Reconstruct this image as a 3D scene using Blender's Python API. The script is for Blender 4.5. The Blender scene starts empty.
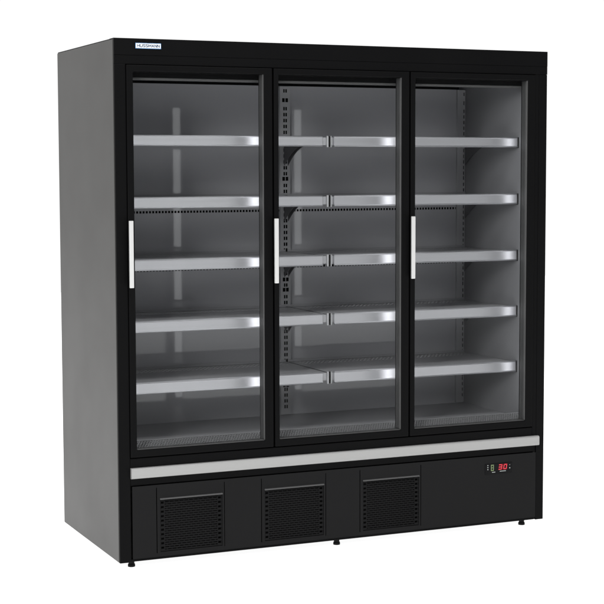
import bpy, math, random
from mathutils import Matrix, Vector

random.seed(7)
SC = bpy.context.scene
COL = SC.collection
ZB = 0.031                                   # height of the feet: cabinet bottom above the floor

# ------------------------------------------------------------------ camera
cam_d = bpy.data.cameras.new("camera")
cam = bpy.data.objects.new("camera", cam_d)
COL.objects.link(cam)
SC.camera = cam
cam_d.sensor_width = 36.0
cam_d.sensor_fit = 'HORIZONTAL'
cam_d.lens = 94.4705
cam_d.clip_start, cam_d.clip_end = 0.1, 200
cam.matrix_world = (Matrix.Translation((-1.77411944, -5.75648791, 1.4989932 + ZB))
                    @ Matrix.Rotation(-4.15831693e-01, 4, 'Z')
                    @ Matrix.Rotation(1.48870736, 4, 'X')
                    @ Matrix.Rotation(-2.78896922e-03, 4, 'Z'))

# ------------------------------------------------------------------ studio surroundings (world) and exposure
SC.view_settings.view_transform = 'Standard'
SC.view_settings.look = 'None'
SC.view_settings.exposure = 0
SC.view_settings.gamma = 1
W = bpy.data.worlds.new("World")
SC.world = W
W.use_nodes = True
wn, wl = W.node_tree.nodes, W.node_tree.links
wn.clear()
wo = wn.new('ShaderNodeOutputWorld')
wb = wn.new('ShaderNodeBackground')
tc = wn.new('ShaderNodeTexCoord')
sx = wn.new('ShaderNodeSeparateXYZ')
ramp = wn.new('ShaderNodeValToRGB')
ramp.color_ramp.elements[0].position = 0.40   # studio behind the camera: dim
ramp.color_ramp.elements[0].color = (0.23, 0.23, 0.235, 1)
ramp.color_ramp.elements[1].position = 0.56   # white backdrop behind the cabinet
ramp.color_ramp.elements[1].color = (1.02, 1.02, 1.02, 1)
mp = wn.new('ShaderNodeMapRange')
mp.inputs['From Min'].default_value = -1
mp.inputs['From Max'].default_value = 1
wl.new(tc.outputs['Generated'], sx.inputs[0])
wl.new(sx.outputs['Y'], mp.inputs['Value'])
wl.new(mp.outputs[0], ramp.inputs[0])
wl.new(ramp.outputs[0], wb.inputs['Color'])
wb.inputs['Strength'].default_value = 1.0
wl.new(wb.outputs[0], wo.inputs['Surface'])


def softbox(name, loc, target, sx_, sy_, power, col=(1, 1, 1)):
    d = bpy.data.lights.new(name, 'AREA')
    d.shape = 'RECTANGLE'
    d.size, d.size_y, d.energy, d.color = sx_, sy_, power, col
    o = bpy.data.objects.new(name, d)
    COL.objects.link(o)
    o.location = loc
    o.rotation_euler = (Vector(target) - Vector(loc)).to_track_quat('-Z', 'Y').to_euler()
    return o


softbox("softbox_key", (-4.6, -5.2, 3.4), (0.9, 0, 1.0), 1.6, 2.2, 250)
softbox("softbox_top", (0.9, -2.6, 4.6), (0.9, 0, 0.9), 3.0, 1.2, 110)

# ------------------------------------------------------------------ materials
def mat(name, col, rough=0.5, metal=0.0, spec=0.5, coat=0.0, coat_rough=0.1, var=0.0, vscale=6.0,
        bump=0.0, bscale=400.0, stretch=None, rvar=0.0, emit=0.0, emit_col=(1, 1, 1)):
    m = bpy.data.materials.new(name)
    m.use_nodes = True
    n, l = m.node_tree.nodes, m.node_tree.links
    p = n['Principled BSDF']
    p.inputs['Base Color'].default_value = (*col, 1)
    p.inputs['Roughness'].default_value = rough
    p.inputs['Metallic'].default_value = metal
    p.inputs['Specular IOR Level'].default_value = spec
    p.inputs['Coat Weight'].default_value = coat
    p.inputs['Coat Roughness'].default_value = coat_rough
    if emit:
        p.inputs['Emission Color'].default_value = (*emit_col, 1)
        p.inputs['Emission Strength'].default_value = emit
    if var or bump or rvar:
        t = n.new('ShaderNodeTexCoord')
        mpg = n.new('ShaderNodeMapping')
        l.new(t.outputs['Object'], mpg.inputs[0])
        if stretch:
            mpg.inputs['Scale'].default_value = stretch
    if var:
        nz = n.new('ShaderNodeTexNoise')
        nz.inputs['Scale'].default_value = vscale
        nz.inputs['Detail'].default_value = 5
        l.new(mpg.outputs[0], nz.inputs['Vector'])
        r = n.new('ShaderNodeMapRange')
        r.inputs['To Min'].default_value = 1 - var
        r.inputs['To Max'].default_value = 1 + var
        l.new(nz.outputs['Fac'], r.inputs['Value'])
        mx = n.new('ShaderNodeVectorMath')
        mx.operation = 'SCALE'
        mx.inputs[0].default_value = col
        l.new(r.outputs[0], mx.inputs['Scale'])
        l.new(mx.outputs[0], p.inputs['Base Color'])
    if rvar:
        nr = n.new('ShaderNodeTexNoise')
        nr.inputs['Scale'].default_value = vscale * 2
        nr.inputs['Detail'].default_value = 6
        l.new(mpg.outputs[0], nr.inputs['Vector'])
        r2 = n.new('ShaderNodeMapRange')
        r2.inputs['To Min'].default_value = rough - rvar
        r2.inputs['To Max'].default_value = rough + rvar
        l.new(nr.outputs['Fac'], r2.inputs['Value'])
        l.new(r2.outputs[0], p.inputs['Roughness'])
    if bump:
        nb = n.new('ShaderNodeTexNoise')
        nb.inputs['Scale'].default_value = bscale
        nb.inputs['Detail'].default_value = 3
        l.new(mpg.outputs[0], nb.inputs['Vector'])
        b = n.new('ShaderNodeBump')
        b.inputs['Strength'].default_value = bump
        b.inputs['Distance'].default_value = 0.001
        l.new(nb.outputs['Fac'], b.inputs['Height'])
        l.new(b.outputs[0], p.inputs['Normal'])
    return m


M_BLACK = mat('black_powder_coat', (0.0028, 0.0028, 0.003), 0.5, spec=0.065, var=0.15, vscale=3, bump=0.12, bscale=900, rvar=0.06)
M_PANEL = mat('satin_black_panel', (0.0095, 0.0095, 0.0098), 0.58, spec=0.08, var=0.10, vscale=3, bump=0.12, bscale=900, rvar=0.05)
M_RUBBER = mat('black_rubber', (0.006, 0.006, 0.006), 0.75, spec=0.2)
M_VOID = mat('dark_void', (0.003, 0.003, 0.003), 0.9, spec=0.1)
M_GREY = mat('grey_painted_steel', (0.030, 0.029, 0.0265), 0.42, spec=0.30, var=0.05, vscale=2, bump=0.10, bscale=700, rvar=0.05)
M_LINER = mat('dark_grey_liner', (0.375, 0.375, 0.392), 0.5, spec=0.2, coat=0.75, coat_rough=0.055, var=0.04, vscale=4, bump=0.05, bscale=500, rvar=0.05)
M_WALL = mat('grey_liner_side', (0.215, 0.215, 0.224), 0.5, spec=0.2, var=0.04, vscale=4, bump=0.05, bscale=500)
M_GRILLE = mat('grey_grille', (0.20, 0.20, 0.205), 0.45, spec=0.3)
M_BRKT = mat('dark_grey_bracket', (0.10, 0.10, 0.105), 0.45, spec=0.3)
M_UPR = mat('grey_upright', (0.36, 0.36, 0.37), 0.42, spec=0.4, var=0.05, vscale=10)
M_SHELF = mat('grey_coated_shelf', (0.28, 0.28, 0.29), 0.35, spec=0.5, var=0.05, vscale=8, rvar=0.05)
M_RAIL = mat('brushed_aluminium', (0.50, 0.50, 0.52), 0.46, metal=1.0, var=0.06, vscale=12, bump=0.12, bscale=120,
             stretch=(0.02, 1, 6), rvar=0.04)
_p = M_RAIL.node_tree.nodes['Principled BSDF']
_p.inputs['Anisotropic'].default_value = 0.45
_p.inputs['Anisotropic Rotation'].default_value = 0.25
_tg = M_RAIL.node_tree.nodes.new('ShaderNodeTangent')
_tg.direction_type, _tg.axis = 'RADIAL', 'Z'
M_RAIL.node_tree.links.new(_tg.outputs[0], _p.inputs['Tangent'])
M_STRIP = mat('satin_aluminium', (0.33, 0.33, 0.325), 0.5, metal=0.1, var=0.03, vscale=14, bump=0.08, bscale=150,
              stretch=(0.02, 1, 6), rvar=0.05)
M_HANDLE = mat('white_anodised_aluminium', (0.66, 0.66, 0.65), 0.36, metal=0.45, var=0.03, bump=0.06, bscale=200, stretch=(1, 6, 0.02))
M_JAMB = mat('grey_spacer', (0.075, 0.075, 0.075), 0.45, spec=0.4)
M_LED = mat('led_diffuser', (0.8, 0.8, 0.8), 0.4, emit=3.3, emit_col=(0.97, 0.98, 1.0))
M_WHITE = mat('white_plastic', (0.82, 0.86, 0.9), 0.35)
M_BLUE = mat('pale_blue_rim', (0.10, 0.22, 0.42), 0.35)
M_NAVY = mat('navy_ink', (0.012, 0.03, 0.07), 0.5)
M_RED = mat('red_led_digit', (0.3, 0.01, 0.02), 0.4, emit=0.42, emit_col=(1.0, 0.06, 0.09))
M_GREEN = mat('green_led_icon', (0.10, 0.14, 0.06), 0.4, emit=0.04, emit_col=(0.75, 1.0, 0.4))
M_MARK = mat('pale_printed_mark', (0.32, 0.34, 0.33), 0.5)
M_DISP = mat('black_display', (0.004, 0.004, 0.0045), 0.5, spec=0.1)
M_FLOOR = mat('glowing_white_floor', (0.8, 0.8, 0.8), 0.6, spec=0.1, emit=0.95)   # added glow keeps the floor white and shadowless; not a lamp

M_GLASS = bpy.data.materials.new('door_glass')
M_GLASS.use_nodes = True
_n, _l = M_GLASS.node_tree.nodes, M_GLASS.node_tree.links
_n.clear()
_o = _n.new('ShaderNodeOutputMaterial')
_mx = _n.new('ShaderNodeMixShader')
_t = _n.new('ShaderNodeBsdfTransparent')
_t.inputs[0].default_value = (0.965, 0.97, 0.97, 1)
_g = _n.new('ShaderNodeBsdfGlossy')
_g.inputs['Roughness'].default_value = 0.02
_f = _n.new('ShaderNodeFresnel')
_f.inputs[0].default_value = 1.12                # anti-reflective coated
_l.new(_f.outputs[0], _mx.inputs[0])
_l.new(_t.outputs[0], _mx.inputs[1])
_l.new(_g.outputs[0], _mx.inputs[2])
_l.new(_mx.outputs[0], _o.inputs['Surface'])

# ------------------------------------------------------------------ mesh helpers
class MB:
    def __init__(s):
        s.v, s.f = [], []

    def add(s, vs, fs):
        o = len(s.v)
        s.v += [tuple(p) for p in vs]
        s.f += [tuple(i + o for i in q) for q in fs]
        return s

    def box(s, x0, x1, y0, y1, z0, z1):
        return s.add([(x0, y0, z0), (x1, y0, z0), (x1, y1, z0), (x0, y1, z0),
                      (x0, y0, z1), (x1, y0, z1), (x1, y1, z1), (x0, y1, z1)],
                     [(0, 3, 2, 1), (4, 5, 6, 7), (0, 1, 5, 4), (1, 2, 6, 5), (2, 3, 7, 6), (3, 0, 4, 7)])

    def prism_x(s, prof, x0, x1):                # closed (y, z) outline swept along x
        k = len(prof)
        vs = [(x0, y, z) for y, z in prof] + [(x1, y, z) for y, z in prof]
        fs = [(i, (i + 1) % k, k + (i + 1) % k, k + i) for i in range(k)]
        return s.add(vs, fs + [tuple(range(k))[::-1], tuple(range(k, 2 * k))])

    def cyl(s, x, y, z0, z1, r0, r1, k=20):
        vs = []
        for z, r in ((z0, r0), (z1, r1)):
            vs += [(x + r * math.cos(6.28318 * i / k), y + r * math.sin(6.28318 * i / k), z) for i in range(k)]
        return s.add(vs, [(i, (i + 1) % k, k + (i + 1) % k, k + i) for i in range(k)]
                     + [tuple(range(k))[::-1], tuple(range(k, 2 * k))])

    def ring(s, ox0, ox1, oz0, oz1, ix0, ix1, iz0, iz1, y0, y1):   # rectangular frame
        vs = []
        for y in (y0, y1):
            vs += [(ox0, y, oz0), (ox1, y, oz0), (ox1, y, oz1), (ox0, y, oz1),
                   (ix0, y, iz0), (ix1, y, iz0), (ix1, y, iz1), (ix0, y, iz1)]
        fs = []
        for i in range(4):
            j = (i + 1) % 4
            fs += [(i, j, 4 + j, 4 + i), (8 + i, 12 + i, 12 + j, 8 + j),
                   (i, 8 + i, 8 + j, j), (4 + i, 4 + j, 12 + j, 12 + i)]
        return s.add(vs, fs)

    def holed(s, u0, u1, w0, w1, holes, at):
        """sheet with one row of rectangular holes; at(u, w) gives the point; holes = [(a, b)] along u, full height w0..w1"""
        prev = u0
        for a, b in list(holes) + [(u1, u1)]:
            if a > prev:
                s.add([at(prev, w0), at(a, w0), at(a, w1), at(prev, w1)], [(0, 1, 2, 3)])
            prev = b
        return s

    def build(s, name, m, parent=None, bevel=0.0, seg=2, solid=0.0):
        me = bpy.data.meshes.new(name)
        me.from_pydata([(x, y, z + ZB) for x, y, z in s.v], [], s.f)
        me.materials.append(m)
        o = bpy.data.objects.new(name, me)
        COL.objects.link(o)
        if parent is not None:
            o.parent = parent
            if parent.type == 'EMPTY':
                o.location = -parent.location
        if solid:
            d = o.modifiers.new('sheet', 'SOLIDIFY')
            d.thickness, d.offset = solid, -1
        if bevel:
            b = o.modifiers.new('edge', 'BEVEL')
            b.width, b.segments, b.limit_method, b.angle_limit = bevel, seg, 'ANGLE', math.radians(40)
            b.harden_normals = False
        return o


def slots(u0, u1, n, w):
    p = (u1 - u0) / n
    return [(u0 + p * (i + .5) - w / 2, u0 + p * (i + .5) + w / 2) for i in range(n)]


# ------------------------------------------------------------------ the setting
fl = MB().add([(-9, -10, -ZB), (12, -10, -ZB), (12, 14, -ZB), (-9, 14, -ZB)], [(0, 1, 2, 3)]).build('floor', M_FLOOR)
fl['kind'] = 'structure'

# ------------------------------------------------------------------ the refrigerator
fridge = bpy.data.objects.new('display_refrigerator', None)
COL.objects.link(fridge)
fridge.location = (0.95, 0.4, 0)
fridge['label'] = 'tall black upright display refrigerator with three glass doors, grey side panel and empty shelves'
fridge['category'] = 'display refrigerator'

WD, DP, HT = 1.905, 0.7976, 2.0
RX = WD - 0.06                                     # inner right wall
LX = 0.055                                         # inner left wall
YB = 0.60                                          # inner back panel

# body
MB().box(0, 0.05, 0.008, DP, 0.0, HT - 0.004).build('side_panel', M_GREY, fridge, 0.004, 3)
MB().box(WD - 0.05, WD, 0.008, DP, 0.0, HT - 0.004).build('side_panel', M_GREY, fridge, 0.004, 3)
MB().box(0.051, WD - 0.051, DP - 0.03, DP - 0.004, 0.02, HT - 0.012).build('back_panel', M_GREY, fridge, 0.003)
MB().box(0.002, WD - 0.002, 0.055, DP - 0.002, HT - 0.012, HT).build('top_panel', M_BLACK, fridge, 0.003)
b = MB()
b.box(0.05, WD - 0.05, 0.03, DP - 0.04, 0.004, 0.03)
b.build('base_plate', M_BLACK, fridge, 0.002)

# fixed black front frame: posts, sill, header
f = MB()
f.box(0.0015, 0.0465, 0.0, 0.052, 0.0, 1.9035)
f.box(1.8445, 1.8643, 0.0002, 0.052, 0.3685, 1.9035)
f.box(1.8645, WD - 0.0015, 0.0, 0.052, 0.0, 1.9035)
f.box(0.047, 1.844, 0.0, 0.052, 0.368, 0.404)
f.box(0.047, 1.864, 0.004, 0.05, 0.297, 0.3675)
f.box(0.047, 1.864, 0.008, 0.05, 0.0, 0.011)
f.build('front_frame', M_BLACK, fridge, 0.002)
h = MB()
h.prism_x([(0.0, 1.904), (0.0, 1.9362), (0.0010, 1.9368), (0.0010, 1.9374), (-0.0008, 1.938), (-0.0008, 1.9985), (0.0008, 2.0), (0.053, 2.0), (0.053, 1.904)], 0.0014, WD - 0.0014)
h.build('header_panel', M_BLACK, fridge)
v = MB()
v.box(0.048, WD - 0.048, 0.046, 0.075, 1.8575, 1.9)
va = v.build('top_valance', M_BLACK, fridge, 0.001)
MB().box(0.0485, WD - 0.0485, 0.0465, 0.074, 1.848, 1.857).build('light_lip', M_JAMB, va, 0.0015)

# name plate on the header
np_ = MB().box(0.0845, 0.1860, -0.0055, -0.003, 1.9620, 1.9832).build('name_plate', M_BLUE, fridge, 0.001)
MB().box(0.0862, 0.1843, -0.0062, -0.0054, 1.9642, 1.9810).build('plate_face', M_WHITE, np_)


GLYPH = {   # strokes on a unit cell, drawn as bars of equal weight
    'H': [((0, 0), (0, 1)), ((1, 0), (1, 1)), ((0, .5), (1, .5))],
    'U': [((0, 1), (0, .18)), ((0, .18), (.22, 0)), ((.22, 0), (.78, 0)), ((.78, 0), (1, .18)), ((1, .18), (1, 1))],
    'S': [((1, .88), (.8, 1)), ((.8, 1), (.2, 1)), ((.2, 1), (0, .82)), ((0, .82), (0, .66)), ((0, .66), (.2, .53)), ((.2, .53), (.8, .47)),
          ((.8, .47), (1, .34)), ((1, .34), (1, .18)), ((1, .18), (.8, 0)), ((.8, 0), (.2, 0)), ((.2, 0), (0, .12))],
    'M': [((0, 0), (0, 1)), ((0, 1), (.5, .25)), ((.5, .25), (1, 1)), ((1, 1), (1, 0))],
    'A': [((0, 0), (.5, 1)), ((.5, 1), (1, 0)), ((.2, .32), (.8, .32))],
    'N': [((0, 0), (0, 1)), ((0, 1), (1, 0)), ((1, 0), (1, 1))]}


def lettering(word, x0, x1, z0, hh, t, y0, y1):
    mb = MB()
    wd = [1.25 if ch == 'M' else 1.0 for ch in word]
    k = (x1 - x0) / (sum(wd) + 0.42 * (len(word) - 1))
    x = x0
    lift = 0
    for ch, w_ in zip(word, wd):
        for (ax, az), (bx, bz) in GLYPH[ch]:
            p = Vector((x + ax * w_ * k, z0 + az * hh))
            q = Vector((x + bx * w_ * k, z0 + bz * hh))
            d = (q - p).normalized()
            n = Vector((-d.y, d.x)) * t / 2
            p, q = p - d * t * .35, q + d * t * .35
            yy = y0 - 0.00002 * (lift % 5)
            lift += 1
            c = [p + n, p - n, q - n, q + n]
            mb.add([(u.x, yy, u.y) for u in c] + [(u.x, y1, u.y) for u in c],
                   [(0, 1, 2, 3), (7, 6, 5, 4), (0, 4, 5, 1), (1, 5, 6, 2), (2, 6, 7, 3), (3, 7, 4, 0)])
        x += (w_ + 0.42) * k
    return mb


lettering('HUSSMANN', 0.0925, 0.1790, 1.9680, 0.0096, 0.0023, -0.0066, -0.0063).build('lettering', M_NAVY, np_)

# bumper strip
MB().prism_x([(0.0, 0.3255), (-0.010, 0.3265), (-0.013, 0.330), (-0.013, 0.362), (-0.010, 0.3665), (0.0, 0.3675), (0.010, 0.3665), (0.010, 0.3265)],
             0.048, 1.8740).build('bumper_strip', M_STRIP, fridge, 0.0008)

# ---------------- lower panel with three vents
VX = [(0.165, 0.422), (0.603, 0.861), (1.038, 1.296)]
VZ0, VZ1 = 0.030, 0.238
lp = MB()
Z0, Z1, YP = 0.012, 0.2945, -0.0015
grooves = []
for a, c in VX:
    grooves += [a - 0.0145, c + 0.009]
xs = [0.053]
for (a, c) in VX:
    xs += [a - 0.016, a - 0.0125, a, c, c + 0.0075, c + 0.0105]
xs += [1.863]
groove = [(a - 0.016, a - 0.0125) for a, c in VX] + [(c + 0.0075, c + 0.0105) for a, c in VX]
vent = [(a, c) for a, c in VX]
at = lambda x, z: (x, YP, z)
# the sheet: bands above, below and beside the vents; grooves are real gaps
lp.holed(0.053, 1.863, 0.0265, 0.283, sorted(groove + [(a - 0.0001, c + 0.0001) for a, c in vent]), at)
lp.holed(0.053, 1.863, Z0, 0.0265, [], at)
lp.holed(0.053, 1.863, 0.283, Z1, [], at)
for a, c in VX:
    lp.holed(a - 0.0001, c + 0.0001, VZ1, 0.283, [], at)
    lp.holed(a - 0.0001, c + 0.0001, 0.0265, VZ0, [], at)
lpo = lp.build('lower_panel', M_PANEL, fridge, 0, solid=0.002)
MB().box(0.05, 1.866, 0.018, 0.022, 0.012, 0.296).build('panel_backing', M_VOID, lpo)

NR = 23
for a, c in VX:
    g = MB()
    rp = (VZ1 - VZ0 - 0.004) / NR
    sh = rp * 0.50
    for r in range(NR):
        z = VZ0 + 0.002 + r * rp
        ed = 0.019                                   # wider end slots at the two sides
        g.holed(a + ed, c - ed, z, z + rp - sh, [], lambda x, w: (x, 0.001 + 0.0022 * ((w - z) / (rp - sh)), w))
        n = 11
        p = (c - a - 2 * ed) / n
        off = a + ed + (0 if r % 2 else -p / 2)
        hs = []
        for i in range(n + 1):
            u, w_ = off + i * p + 0.002, off + (i + 1) * p - 0.002
            u, w_ = max(u, a + ed + 0.001), min(w_, c - ed - 0.001)
            if w_ - u > 0.003:
                hs.append((u, w_))
        g.holed(a + ed, c - ed, z + rp - sh, z + rp, hs, lambda x, w: (x, 0.0032, w))
        for e0, e1 in ((a, a + ed), (c - ed, c)):
            if r % 2 == 0:
                g.holed(e0, e1, z, z + rp, [], lambda x, w: (x, 0.0005 + 0.0022 * ((w - z) / rp), w))
            else:
                g.holed(e0, e1, z, z + rp, [(e0 + 0.002, e1 - 0.003)], lambda x, w: (x, 0.0027, w))
    g.box(a - 0.0005, a + 0.0045, 0.0036, 0.006, VZ0, VZ1)
    g.box(c - 0.0045, c + 0.0005, 0.0036, 0.006, VZ0, VZ1)
    go = g.build('vent_grille', M_PANEL, fridge)
    l = MB()
    l.prism_x([(YP - 0.0004, VZ1 + 0.003), (-0.0065, VZ1 - 0.0006), (-0.0065, VZ1 - 0.0020), (YP - 0.0004, VZ1)], a - 0.001, c + 0.001)
    l.build('vent_lip', mat('grey_lip_edge', (0.10, 0.10, 0.10), 0.4, metal=0.3), go)

# ---------------- controller
cp = MB().box(1.612, 1.745, -0.0035, YP - 0.0003, 0.216, 0.2615).build('control_panel', M_DISP, fridge, 0.001)
SEG = {'0': 'abcdef', '3': 'abcdg', '8': 'abcdefg', '2': 'abdeg', '-': 'g'}


def digit(mb, ch, x, z, w, hh, t, slant, y0, y1):
    r = {'a': (0, w, hh - t, hh), 'd': (0, w, 0, t), 'g': (0, w, hh / 2 - t / 2, hh / 2 + t / 2),
         'f': (0, t, hh / 2, hh), 'e': (0, t, 0, hh / 2), 'b': (w - t, w, hh / 2, hh), 'c': (w - t, w, 0, hh / 2)}
    e = 0.0004
    for s_ in SEG[ch]:
        a_, b_, c_, d_ = r[s_]
        pts = [(a_ + e, c_ + e), (b_ - e, c_ + e), (b_ - e, d_ - e), (a_ + e, d_ - e)]
        q = [(x + u + slant * w_, z + w_) for u, w_ in pts]
        vs = [(u, y0, w_) for u, w_ in q] + [(u, y1, w_) for u, w_ in q]
        mb.add(vs, [(0, 1, 2, 3), (7, 6, 5, 4), (0, 4, 5, 1), (1, 5, 6, 2), (2, 6, 7, 3), (3, 7, 4, 0)])


d = MB()
digit(d, '3', 1.6760, 0.2330, 0.0180, 0.0240, 0.0052, 0.14, -0.0048, -0.0041)
digit(d, '0', 1.6990, 0.2330, 0.0180, 0.0240, 0.0052, 0.14, -0.0048, -0.0041)
d.build('temperature_digits', M_RED, cp)
d = MB()
d.ring(1.6395, 1.6535, 0.231, 0.2575, 1.6430, 1.6500, 0.2350, 0.2535, -0.0048, -0.0041)
d.box(1.6432, 1.6498, -0.0047, -0.0042, 0.2425, 0.2458)
d.build('mode_icon', M_GREEN, cp)
for nm, bx in (('digit_underline', (1.683, 1.713, 0.2255, 0.2283)), ('icon_underline', (1.645, 1.661, 0.2235, 0.2262)),
               ('key_mark', (1.6225, 1.6268, 0.236, 0.2396)), ('key_mark', (1.6225, 1.6268, 0.245, 0.2486)),
               ('key_mark', (1.6225, 1.6268, 0.2535, 0.2571)), ('key_mark', (1.7300, 1.7345, 0.2355, 0.2402)),
               ('key_mark', (1.7305, 1.7335, 0.2500, 0.2525))):
    MB().box(bx[0], bx[1], -0.0046, -0.0041, bx[2], bx[3]).build(nm, M_MARK, cp)

# ---------------- feet
for y in (0.062, DP - 0.08):
    for x in (0.0665, 0.9480, 1.8340):
        q = MB()
        q.cyl(x, y, -ZB, -ZB + 0.011, 0.0145, 0.0138)
        q.cyl(x, y, -ZB + 0.010, 0.012, 0.0115, 0.0115)
        q.build('foot', M_RUBBER, fridge, 0.0015)

# ---------------- doors
DO = [(0.0475, 0.6415, 0.0735, 0.604), (0.6475, 1.2455, 0.668, 1.209), (1.2515, 1.8425, 1.273, 1.805)]
OZ0, OZ1 = 0.4365, 1.877
for x0, x1, a, c in DO:
    fr = MB()
    fr.ring(x0, x1, 0.4075, 1.9015, a, c, OZ0, OZ1, -0.006, 0.040)
    dr = fr.build('door', M_BLACK, fridge, 0.003, 3)
    gk = MB()
    gk.ring(x0 + 0.006, x1 - 0.006, 0.413, 1.896, a + 0.001, c - 0.001, OZ0 + 0.001, OZ1 - 0.001, 0.0403, 0.0445)
    gk.build('gasket', M_RUBBER, dr)
    sp = MB()
    sp.box(c - 0.0016, c + 0.001, -0.0035, 0.0385, OZ0 + 0.003, OZ1 - 0.0002)
    sp.box(a + 0.0002, c - 0.0002, -0.001, 0.0385, OZ0 - 0.001, OZ0 + 0.0022)
    sp.build('pane_spacer', M_JAMB, dr, 0.0006)
    MB().box(a - 0.0005, c + 0.0005, 0.006, 0.011, OZ0 - 0.0005, OZ1 + 0.0005).build('glass_pane', M_GLASS, dr)
    hx = a - 0.0305
    hn = MB()
    hn.box(hx, hx + 0.0165, -0.036, -0.026, 1.062, 1.316)
    hn.box(hx + 0.0125, hx + 0.0163, -0.0265, -0.0062, 1.0625, 1.3155)
    hn.build('handle', M_HANDLE, dr, 0.002, 3)

# ---------------- mullion posts with light strips (they light the shelves from behind the door stiles)
for i, x in enumerate((0.0670, 0.6440, 1.2480, RX - 0.0105)):
    mp_ = MB()
    wl_ = 0.024 if i in (1, 2) else 0.0100
    mp_.box(x - wl_, x + wl_, 0.0446, 0.062, 0.412, 1.846)
    mo = mp_.build('mullion', M_BLACK, fridge, 0.001)
    hw = 0.016 if i in (1, 2) else 0.0095
    ls = MB()
    ls.prism_x([(0.0622, 0.46), (0.0622, 1.79), (0.0700, 1.788), (0.0720, 1.78), (0.0720, 0.47), (0.0700, 0.462)], x - hw, x + hw)
    ls.build('light_strip', M_LED, mo)

# ---------------- inside
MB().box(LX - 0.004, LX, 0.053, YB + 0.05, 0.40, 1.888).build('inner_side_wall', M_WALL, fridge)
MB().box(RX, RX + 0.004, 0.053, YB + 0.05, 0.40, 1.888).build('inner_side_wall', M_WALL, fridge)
MB().box(LX - 0.003, RX + 0.003, 0.076, YB + 0.05, 1.889, 1.893).build('inner_ceiling', M_LINER, fridge)
MB().box(0.052, WD - 0.052, YB + 0.052, YB + 0.060, 0.06, 1.95).build('air_duct_back', M_VOID, fridge)

bp = MB()
atb = lambda x, z: (x, YB, z)
prev = 0.425
for zc in (1.0850, 1.3305):
    bp.holed(LX + 0.001, RX - 0.001, prev, zc - 0.0048, [], atb)
    bp.holed(LX + 0.001, RX - 0.001, zc - 0.0048, zc + 0.0048, slots(LX + 0.02, RX - 0.02, 124, 0.0090), atb)
    prev = zc + 0.0048
bp.holed(LX + 0.001, RX - 0.001, prev, 1.868, [], atb)
bp.build('inner_back_panel', M_LINER, fridge, 0, solid=0.0015)

# slotted uprights
for x0, x1 in ((0.926, 0.974), (LX + 0.002, LX + 0.042), (RX - 0.042, RX - 0.002)):
    u = MB()
    yf = YB - 0.012
    xc = (x0 + x1) / 2
    ata = lambda w, x: (x, yf, w)
    wide = [1.807, 1.468, 1.03, 0.985, 0.600, 0.565]
    z = 0.47
    hs, hw_ = [], []
    while z < 1.86:
        if not any(abs(z - q) < 0.017 for q in wide):
            hs.append((z - 0.0075, z + 0.0075))
        z += 0.0255
    hs_w = sorted((q - 0.0085, q + 0.0085) for q in wide)
    allh = sorted(hs + hs_w)
    if x1 - x0 > 0.045:
        cols = [(xc - 0.014, xc - 0.0085, hs_w), (xc - 0.0085, xc - 0.0015, allh), (xc + 0.0015, xc + 0.0085, allh),
                (xc + 0.0085, xc + 0.014, hs_w)]
    else:                                        # at the walls only a narrow column of slots beside the corner
        e0 = x0 + 0.004 if xc < 0.9 else x1 - 0.0095
        cols = [(e0, e0 + 0.0055, allh)]
    pv = x0
    for c0, c1, hh in cols:
        if c0 > pv + 1e-6:
            u.holed(0.436, 1.866, pv, c0, [], ata)
        u.holed(0.436, 1.866, c0, c1, hh, ata)
        pv = c1
    u.holed(0.436, 1.866, pv, x1, [], ata)
    u.add([(x0, yf, 0.436), (x0, YB - .0005, 0.436), (x0, YB - .0005, 1.866), (x0, yf, 1.866),
           (x1, yf, 0.436), (x1, YB - .0005, 0.436), (x1, YB - .0005, 1.866), (x1, yf, 1.866)], [(0, 1, 2, 3), (7, 6, 5, 4)])
    uo = u.build('slotted_upright', M_UPR, fridge)
    MB().box(x0 + 0.002, x1 - 0.002, YB - 0.004, YB - 0.0025, 0.44, 1.862).build('upright_core', M_VOID, uo)

# deck and the sloping honeycomb air grille in front of it
dk = MB()
dk.box(LX + 0.0005, RX - 0.0005, 0.1120, YB - 0.0025, 0.420, 0.4335)
dk.build('bottom_deck', M_SHELF, fridge, 0.0012)
GA, GB = (0.0500, 0.4320), (0.1040, 0.4545)          # front and rear edge of the grille (y, z)
gl = math.hypot(GB[0] - GA[0], GB[1] - GA[1])
gd = ((GB[0] - GA[0]) / gl, (GB[1] - GA[1]) / gl)


def gp(x, t, n=0.0):                                 # point on the slope, n below it
    return (x, GA[0] + gd[0] * t + gd[1] * n, GA[1] + gd[1] * t - gd[0] * n)


hc = MB()
gx0, gx1 = LX + 0.004, RX - 0.004
nrow = 5
ro = (gl - 0.007) / (1.5 * (nrow - 1) + 2)
ri = ro * 0.74
px_ = ro * math.sqrt(3)
for row in range(nrow):
    t = 0.003 + ro + row * ro * 1.5
    x = gx0 + (px_ if row % 2 else px_ / 2)
    while x < gx1 - px_ / 2:
        vs = []
        for nn, rr in ((0, ro), (0, ri), (0.004, ri)):
            vs += [gp(x + rr * math.sin(math.pi / 3 * k), t + rr * math.cos(math.pi / 3 * k), nn) for k in range(6)]
        fs = []
        for k in range(6):
            q = (k + 1) % 6
            fs += [(k, q, 6 + q, 6 + k), (6 + k, 6 + q, 12 + q, 12 + k)]
        hc.add(vs, fs)
        x += px_
hco = hc.build('air_grille', M_GRILLE, fridge)
gt = MB()
for t0, t1 in ((-0.001, 0.0032), (gl - 0.0042, gl)):
    vs = [gp(xx, tt, nn) for nn in (-0.0006, 0.006) for tt in (t0, t1) for xx in (LX + 0.0005, RX - 0.0005)]
    gt.add(vs, [(0, 1, 3, 2), (6, 7, 5, 4), (0, 4, 5, 1), (2, 3, 7, 6), (0, 2, 6, 4), (1, 5, 7, 3)])
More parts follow.
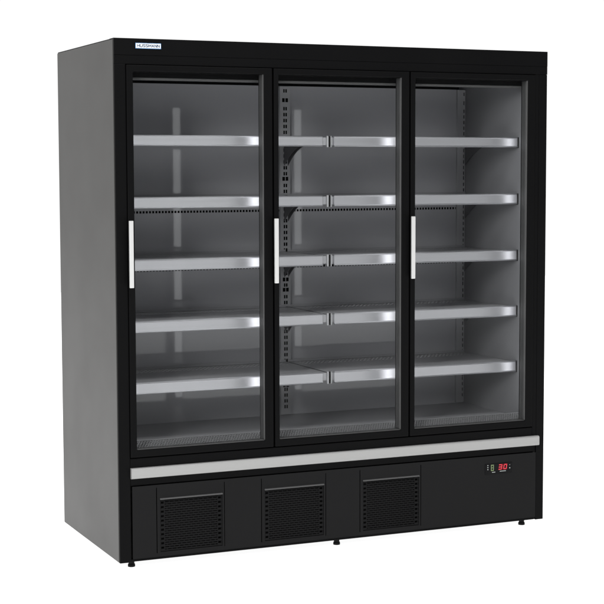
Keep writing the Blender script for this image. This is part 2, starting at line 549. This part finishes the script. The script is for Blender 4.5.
gt.build('grille_border', M_GRILLE, hco)
gt = MB()
gt.add([gp(xx, tt, 0.008) for tt in (-0.001, gl) for xx in (LX + 0.0005, RX - 0.0005)], [(0, 1, 3, 2)])
gt.build('grille_pan', M_VOID, hco, solid=0.002)

# shelves: five rows in two bays
ROWS = [(1.600, 1.642), (1.357, 1.4015), (1.114, 1.159), (0.872, 0.918), (0.630, 0.677)]
BAYS = [(LX + 0.004, 0.9445, 1), (0.9535, RX - 0.004, -1)]
for zb, zt in ROWS:
    for x0, x1, side in BAYS:
        s = MB()
        zs = zt - 0.006
        prev = 0.1385
        ats = lambda x, y: (x, y, zs)
        for yc in (0.470, 0.500, 0.530):
            s.holed(x0 + 0.002, x1 - 0.002, prev, yc - 0.004, [], ats)
            s.holed(x0 + 0.002, x1 - 0.002, yc - 0.004, yc + 0.004, slots(x0 + 0.03, x1 - 0.03, 44, 0.010), ats)
            prev = yc + 0.004
        s.holed(x0 + 0.002, x1 - 0.002, prev, 0.575, [], ats)
        s.box(x0 + 0.002, x1 - 0.002, 0.1365, 0.1383, zs - 0.030, zs + 0.0012)
        s.box(x0 + 0.002, x1 - 0.002, 0.5752, 0.577, zs - 0.022, zs + 0.009)
        so = s.build('shelf', M_SHELF, fridge, 0, solid=0.0012)
        # price rail, stopping short of the clip at the middle
        ra, rb = (x0 + 0.001, x1 - 0.027) if side == 1 else (x0 + 0.016, x1 - 0.001)
        r = MB()
        r.prism_x([(0.1362, zt), (0.1310, zt + 0.001), (0.1275, zt - 0.002), (0.1300, zt - 0.0055), (0.1290, zb + 0.006),
                   (0.1255, zb + 0.003), (0.1285, zb), (0.1362, zb + 0.001)], ra, rb)
        r.build('price_rail', M_RAIL, so)
        k = MB()
        if side == 1:
            k.box(x1 - 0.0065, x1 - 0.0005, 0.1270, 0.1362, zb - 0.0025, zt + 0.0015)
            pass
        else:
            k.box(x0 + 0.0005, x0 + 0.0040, 0.1270, 0.1362, zb - 0.0025, zt + 0.0015)
        k.build('rail_clip', M_UPR, so, 0.001)
        if side == 1:
            MB().box(x1 - 0.0002, x1 + 0.0092, 0.1300, 0.1360, zb - 0.001, zt + 0.0005).build('gap_shade', M_RUBBER, so)  # black bar standing in for the shade in the slit between bays
        e = MB()
        if side == -1:
            e.box(x1 - 0.0008, x1 + 0.0022, 0.1250, 0.1400, zb - 0.002, zt + 0.001)
        else:
            e.box(x0 - 0.0022, x0 + 0.0008, 0.1250, 0.1400, zb - 0.002, zt + 0.001)
        e.build('end_cap', M_RUBBER, so, 0.0008)
        for bx in (x0 + 0.003, x1 - 0.0055):
            prof = [(0.5765, zs - 0.0015), (0.16, zs - 0.0015), (0.16, zs - 0.022)]
            for t in range(13):                     # concave lower edge
                tt = t / 12
                prof.append((0.36 + 0.2165 * tt, zs - 0.026 - 0.085 * (tt ** 2.0)))
            k = len(prof)
            vs = [(bx, y_, z_) for y_, z_ in prof] + [(bx + 0.0025, y_, z_) for y_, z_ in prof]
            MB().add(vs, [(i, (i + 1) % k, k + (i + 1) % k, k + i) for i in range(k)]
                     + [tuple(range(k))[::-1], tuple(range(k, 2 * k))]).build('bracket', M_BRKT, so)
